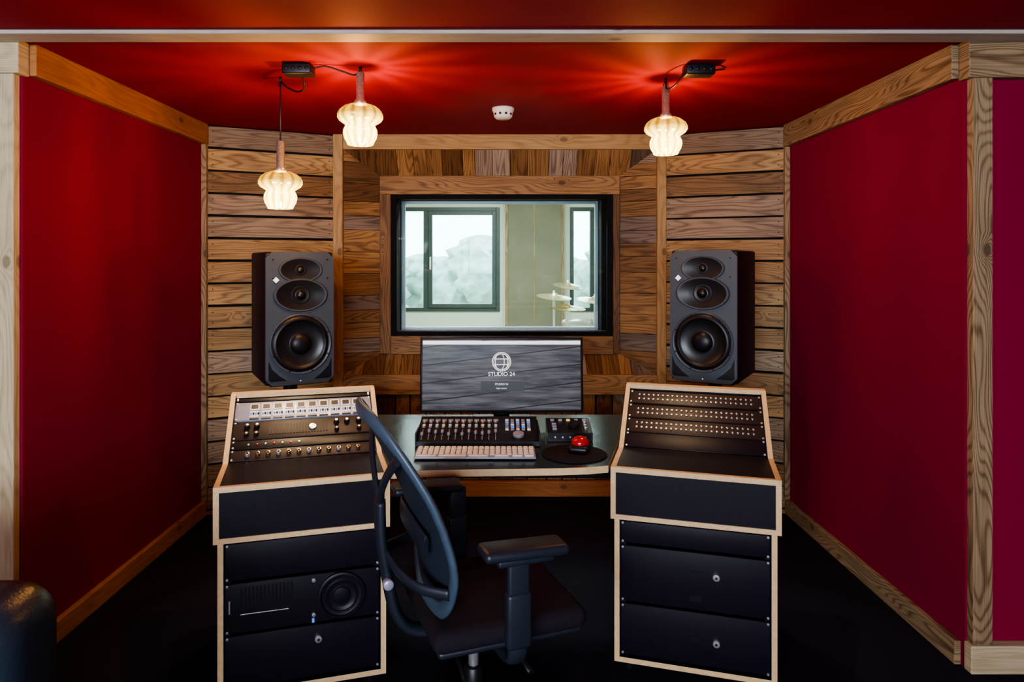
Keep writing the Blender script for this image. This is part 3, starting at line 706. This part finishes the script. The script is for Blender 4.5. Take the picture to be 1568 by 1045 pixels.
jbox(-.805, 2.71, [[(-.75, 2.71, CZ - .015), (-.70, 2.71, CZ - .006), (-.64, 2.72, CZ - .022), (-.59, 2.73, CZ - .035), (-.569, 2.738, CZ - .018)],
                   [(-.80, 2.74, CZ - .035), (-.80, 2.77, CZ - .075), (-.84, 2.82, CZ - .08), (-.90, 2.87, CZ - .05), (-.933, 2.888, CZ - .018)]])
jbox(.785, 2.72, [[(.73, 2.72, CZ - .02), (.71, 2.77, CZ - .06), (.69, 2.84, CZ - .065), (.695, 2.89, CZ - .02)], [(.84, 2.72, CZ - .02), (.88, 2.74, CZ - .01), (.90, 2.76, CZ - .004)]])
b = MB(); b.lathe([(0, 0), (.056, 0), (.056, -.012), (.053, -.018), (.050, -.022), (.046, -.045), (.036, -.055), (0, -.057)], Matrix.Identity(4), M_white, 40)
for k in range(10):
    a = k * .628; b.box((.047 * math.cos(a), .047 * math.sin(a), -.034), (.012, .004, .010), M_blk, rot=Matrix.Rotation(a + 1.57, 3, 'Z'))
b.build('smoke_detector', loc=(.008, 3.48, CZ))

# ------------------------------------------------------------------ office chair
ch = bpy.data.objects.new('office_chair', None); scene.collection.objects.link(ch); ch.location = (-.080, 1.95, 0); ch.rotation_euler = (0, 0, R(20))
ZB, ZT = .52, 1.050; ZM = (ZB + ZT) / 2; ZH = (ZT - ZB) / 2
def bx_(z, y):
    t = (z - ZB) / (ZT - ZB)
    return -.140 - .160 * t + .030 * math.sin(t * math.pi * 1.2) + .045 * (y / .24) ** 2
def sp_(v, e): return math.copysign(abs(v) ** e, v)
loop = []
for i in range(72):
    a = 2 * math.pi * i / 72
    z = ZM + ZH * sp_(math.sin(a), .62); wz = .225
    if z > .84: wz -= .04 * ((z - .84) / .22)
    if z < .66: wz -= .03 * (.66 - z) / .12
    y = wz * sp_(math.cos(a), .50); loop.append((bx_(z, y), y, z))
b = MB(); b.tube(loop, .011, M_chair, 12, closed=True, up=Vector((1, 0, 0)), r2=.022); b.build('back_frame', parent=ch)
b = MB(); rings = []
for k in range(1, 9):
    s = k / 8; rings.append([b.bm.verts.new(Vector((bx_(ZM + (p[2] - ZM) * s, p[1] * s), p[1] * s, ZM + (p[2] - ZM) * s))) for p in loop])
c0 = b.bm.verts.new(Vector((bx_(ZM, 0), 0, ZM)))
for i in range(72):
    j = (i + 1) % 72; b.face([c0, rings[0][i], rings[0][j]], M_mesh, True)
    for k in range(7): b.face([rings[k][i], rings[k + 1][i], rings[k + 1][j], rings[k][j]], M_mesh, True)
b.build('back_mesh', parent=ch)
b = MB()
sp = smooth_pts([(-.02, 0, .425), (-.10, 0, .42), (-.18, 0, .435), (-.225, 0, .49), (-.25, 0, .60), (-.265, 0, .70), (-.268, 0, .80)], 6)
b.tube(sp, .016, M_chblk, 12, up=Vector((1, 0, .3)), r2=.030)
for sy in (-1, 1):
    q = smooth_pts([(-.268, 0, .79), (-.272, sy * .06, .85), (-.268, sy * .13, .91), (bx_(.96, .19) - .012, sy * .195, .96)], 6); b.tube(q, .008, M_chblk, 10, up=Vector((1, 0, 0)), r2=.016)
    q = smooth_pts([(-.255, 0, .66), (-.235, sy * .08, .635), (-.195, sy * .15, .615), (bx_(.61, .2) - .01, sy * .205, .61)], 6); b.tube(q, .008, M_chblk, 10, up=Vector((1, 0, 0)), r2=.015)
lp = smooth_pts([(bx_(.72, y) - .022, y, .72 + .02 * math.cos(y * 12)) for y in (-.15, -.12, -.06, 0, .06, .12, .15)], 4)
b.tube(lp, .007, M_chblk, 10, up=Vector((1, 0, 0)), r2=.034)
b.cyl((-.252, -.026, .585), (-.252, -.05, .585), .014, M_facel, 16)
b.build('back_support', parent=ch)
b = MB()
b.rbox((.045, 0, .487), (.43, .43, .06), .029, M_seat, seg=5); b.rbox((.045, 0, .455), (.40, .40, .022), .010, M_chblk)
b.build('seat', parent=ch)
b = MB()
for sy in (-1, 1):
    ax = .045 if sy < 0 else -.07
    b.rbox((ax, sy * .27, .728), (.225, .085, .028), .013, M_chblk, seg=4, rot=Matrix.Rotation(R(2), 3, 'Y'))
    b.rbox((ax, sy * .27, .707), (.15, .055, .018), .006, M_chblk)
    b.rbox((.03, sy * .272, .64), (.058, .024, .16), .008, M_chblk)
    b.rbox((.03, sy * .272, .555), (.066, .034, .14), .010, M_chblk)
    b.tube(smooth_pts([(.03, sy * .272, .50), (.03, sy * .266, .458), (.03, sy * .22, .436), (.03, sy * .08, .43)], 5), .013, M_chblk, 10, r2=.028)
b.build('armrests', parent=ch)
b = MB()
b.rbox((.0, 0, .42), (.24, .15, .05), .012, M_blk); b.tube([(.06, -.06, .42), (.07, -.20, .41), (.075, -.25, .40)], .006, M_blk, 8, r2=.010); b.tube([(-.08, -.06, .42), (-.10, -.24, .41)], .006, M_blk, 8)
b.cyl((0, 0, .16), (0, 0, .30), .028, M_blk, 20); b.cyl((0, 0, .29), (0, 0, .41), .015, M_silv, 20); b.cyl((0, 0, .355), (0, 0, .405), .024, M_blk, 20)
b.cyl((0, 0, .07), (0, 0, .165), .042, M_blk, 24)
for k in range(5):
    a = k * 2 * math.pi / 5 + .35; c, s_ = math.cos(a), math.sin(a)
    b.tube(smooth_pts([(c * .03, s_ * .03, .115), (c * .15, s_ * .15, .105), (c * .30, s_ * .30, .075)], 4), [.024] * 4 + [.02] * 4 + [.015], M_chblk, 10, r2=.022)
    b.cyl((c * .30, s_ * .30, .085), (c * .30, s_ * .30, .045), .008, M_silv, 8)
    px, py = -s_, c
    for q in (-1, 1): b.cyl((c * .31 + px * .008 * q, s_ * .31 + py * .008 * q, .028), (c * .31 + px * .026 * q, s_ * .31 + py * .026 * q, .028), .028, M_blk, 16)
    b.rbox((c * .31, s_ * .31, .045), (.03, .03, .03), .01, M_blk)
b.build('base', parent=ch)

# ------------------------------------------------------------------ leather armchair (bottom left corner)
b = MB()
b.rbox((0, .30, .44), (.86, .22, .76), .08, M_leath, seg=6)
for sx in (-1, 1): b.rbox((sx * .345, -.05, .33), (.17, .78, .52), .07, M_leath, seg=6)
b.rbox((0, -.08, .36), (.54, .66, .20), .06, M_leath, seg=5); b.rbox((0, -.05, .19), (.80, .74, .20), .03, M_leath)
b.tube([(.36, .41, .10), (.36, .413, .40), (.36, .40, .72), (.355, .36, .80)], .004, M_leath, 6)
for sx in (-1, 1):
    for sy in (-1, 1): b.cyl((sx * .34, sy * .32, .10), (sx * .34, sy * .32, 0), .025, M_blk, 12, r2=.018)
b.build('leather_armchair', loc=(-1.312, 1.0, 0))

# ------------------------------------------------------------------ lights, world, camera
def area(name, loc, rot, sx, sy, e, col):
    l = bpy.data.lights.new(name, 'AREA'); l.shape = 'RECTANGLE'; l.size = sx; l.size_y = sy; l.energy = e; l.color = col
    o = bpy.data.objects.new(name, l); scene.collection.objects.link(o); o.location = loc; o.rotation_euler = rot; return o
area('daylight_window_3', (-.9, -2.78, 1.58), (R(90), 0, 0), 2.9, 1.0, 300, (.78, .88, 1.0))
area('added_fill_live', (0, 5.9, LZ - .035), (0, 0, 0), 1.7, .7, 190, (1, .99, .97))  # added fill under that board, brightens the live room beyond its window light
w = bpy.data.worlds.new('sky'); scene.world = w; w.use_nodes = True
bg = w.node_tree.nodes['Background']; bg.inputs[0].default_value = (.84, .92, 1.0, 1); bg.inputs[1].default_value = 11.0

cd = bpy.data.cameras.new('camera'); cam = bpy.data.objects.new('camera', cd); scene.collection.objects.link(cam)
cam.location = (0, 0, 1.45); cam.rotation_euler = (R(90), 0, 0); cd.lens = 24; cd.sensor_width = 36
cd.shift_x = .0102; cd.shift_y = -.0781; cd.clip_start = .05
scene.camera = cam
try:
    scene.view_settings.view_transform = 'AgX'; scene.view_settings.look = 'AgX - Medium High Contrast'; scene.view_settings.exposure = -0.2
except Exception as ex: print(ex)
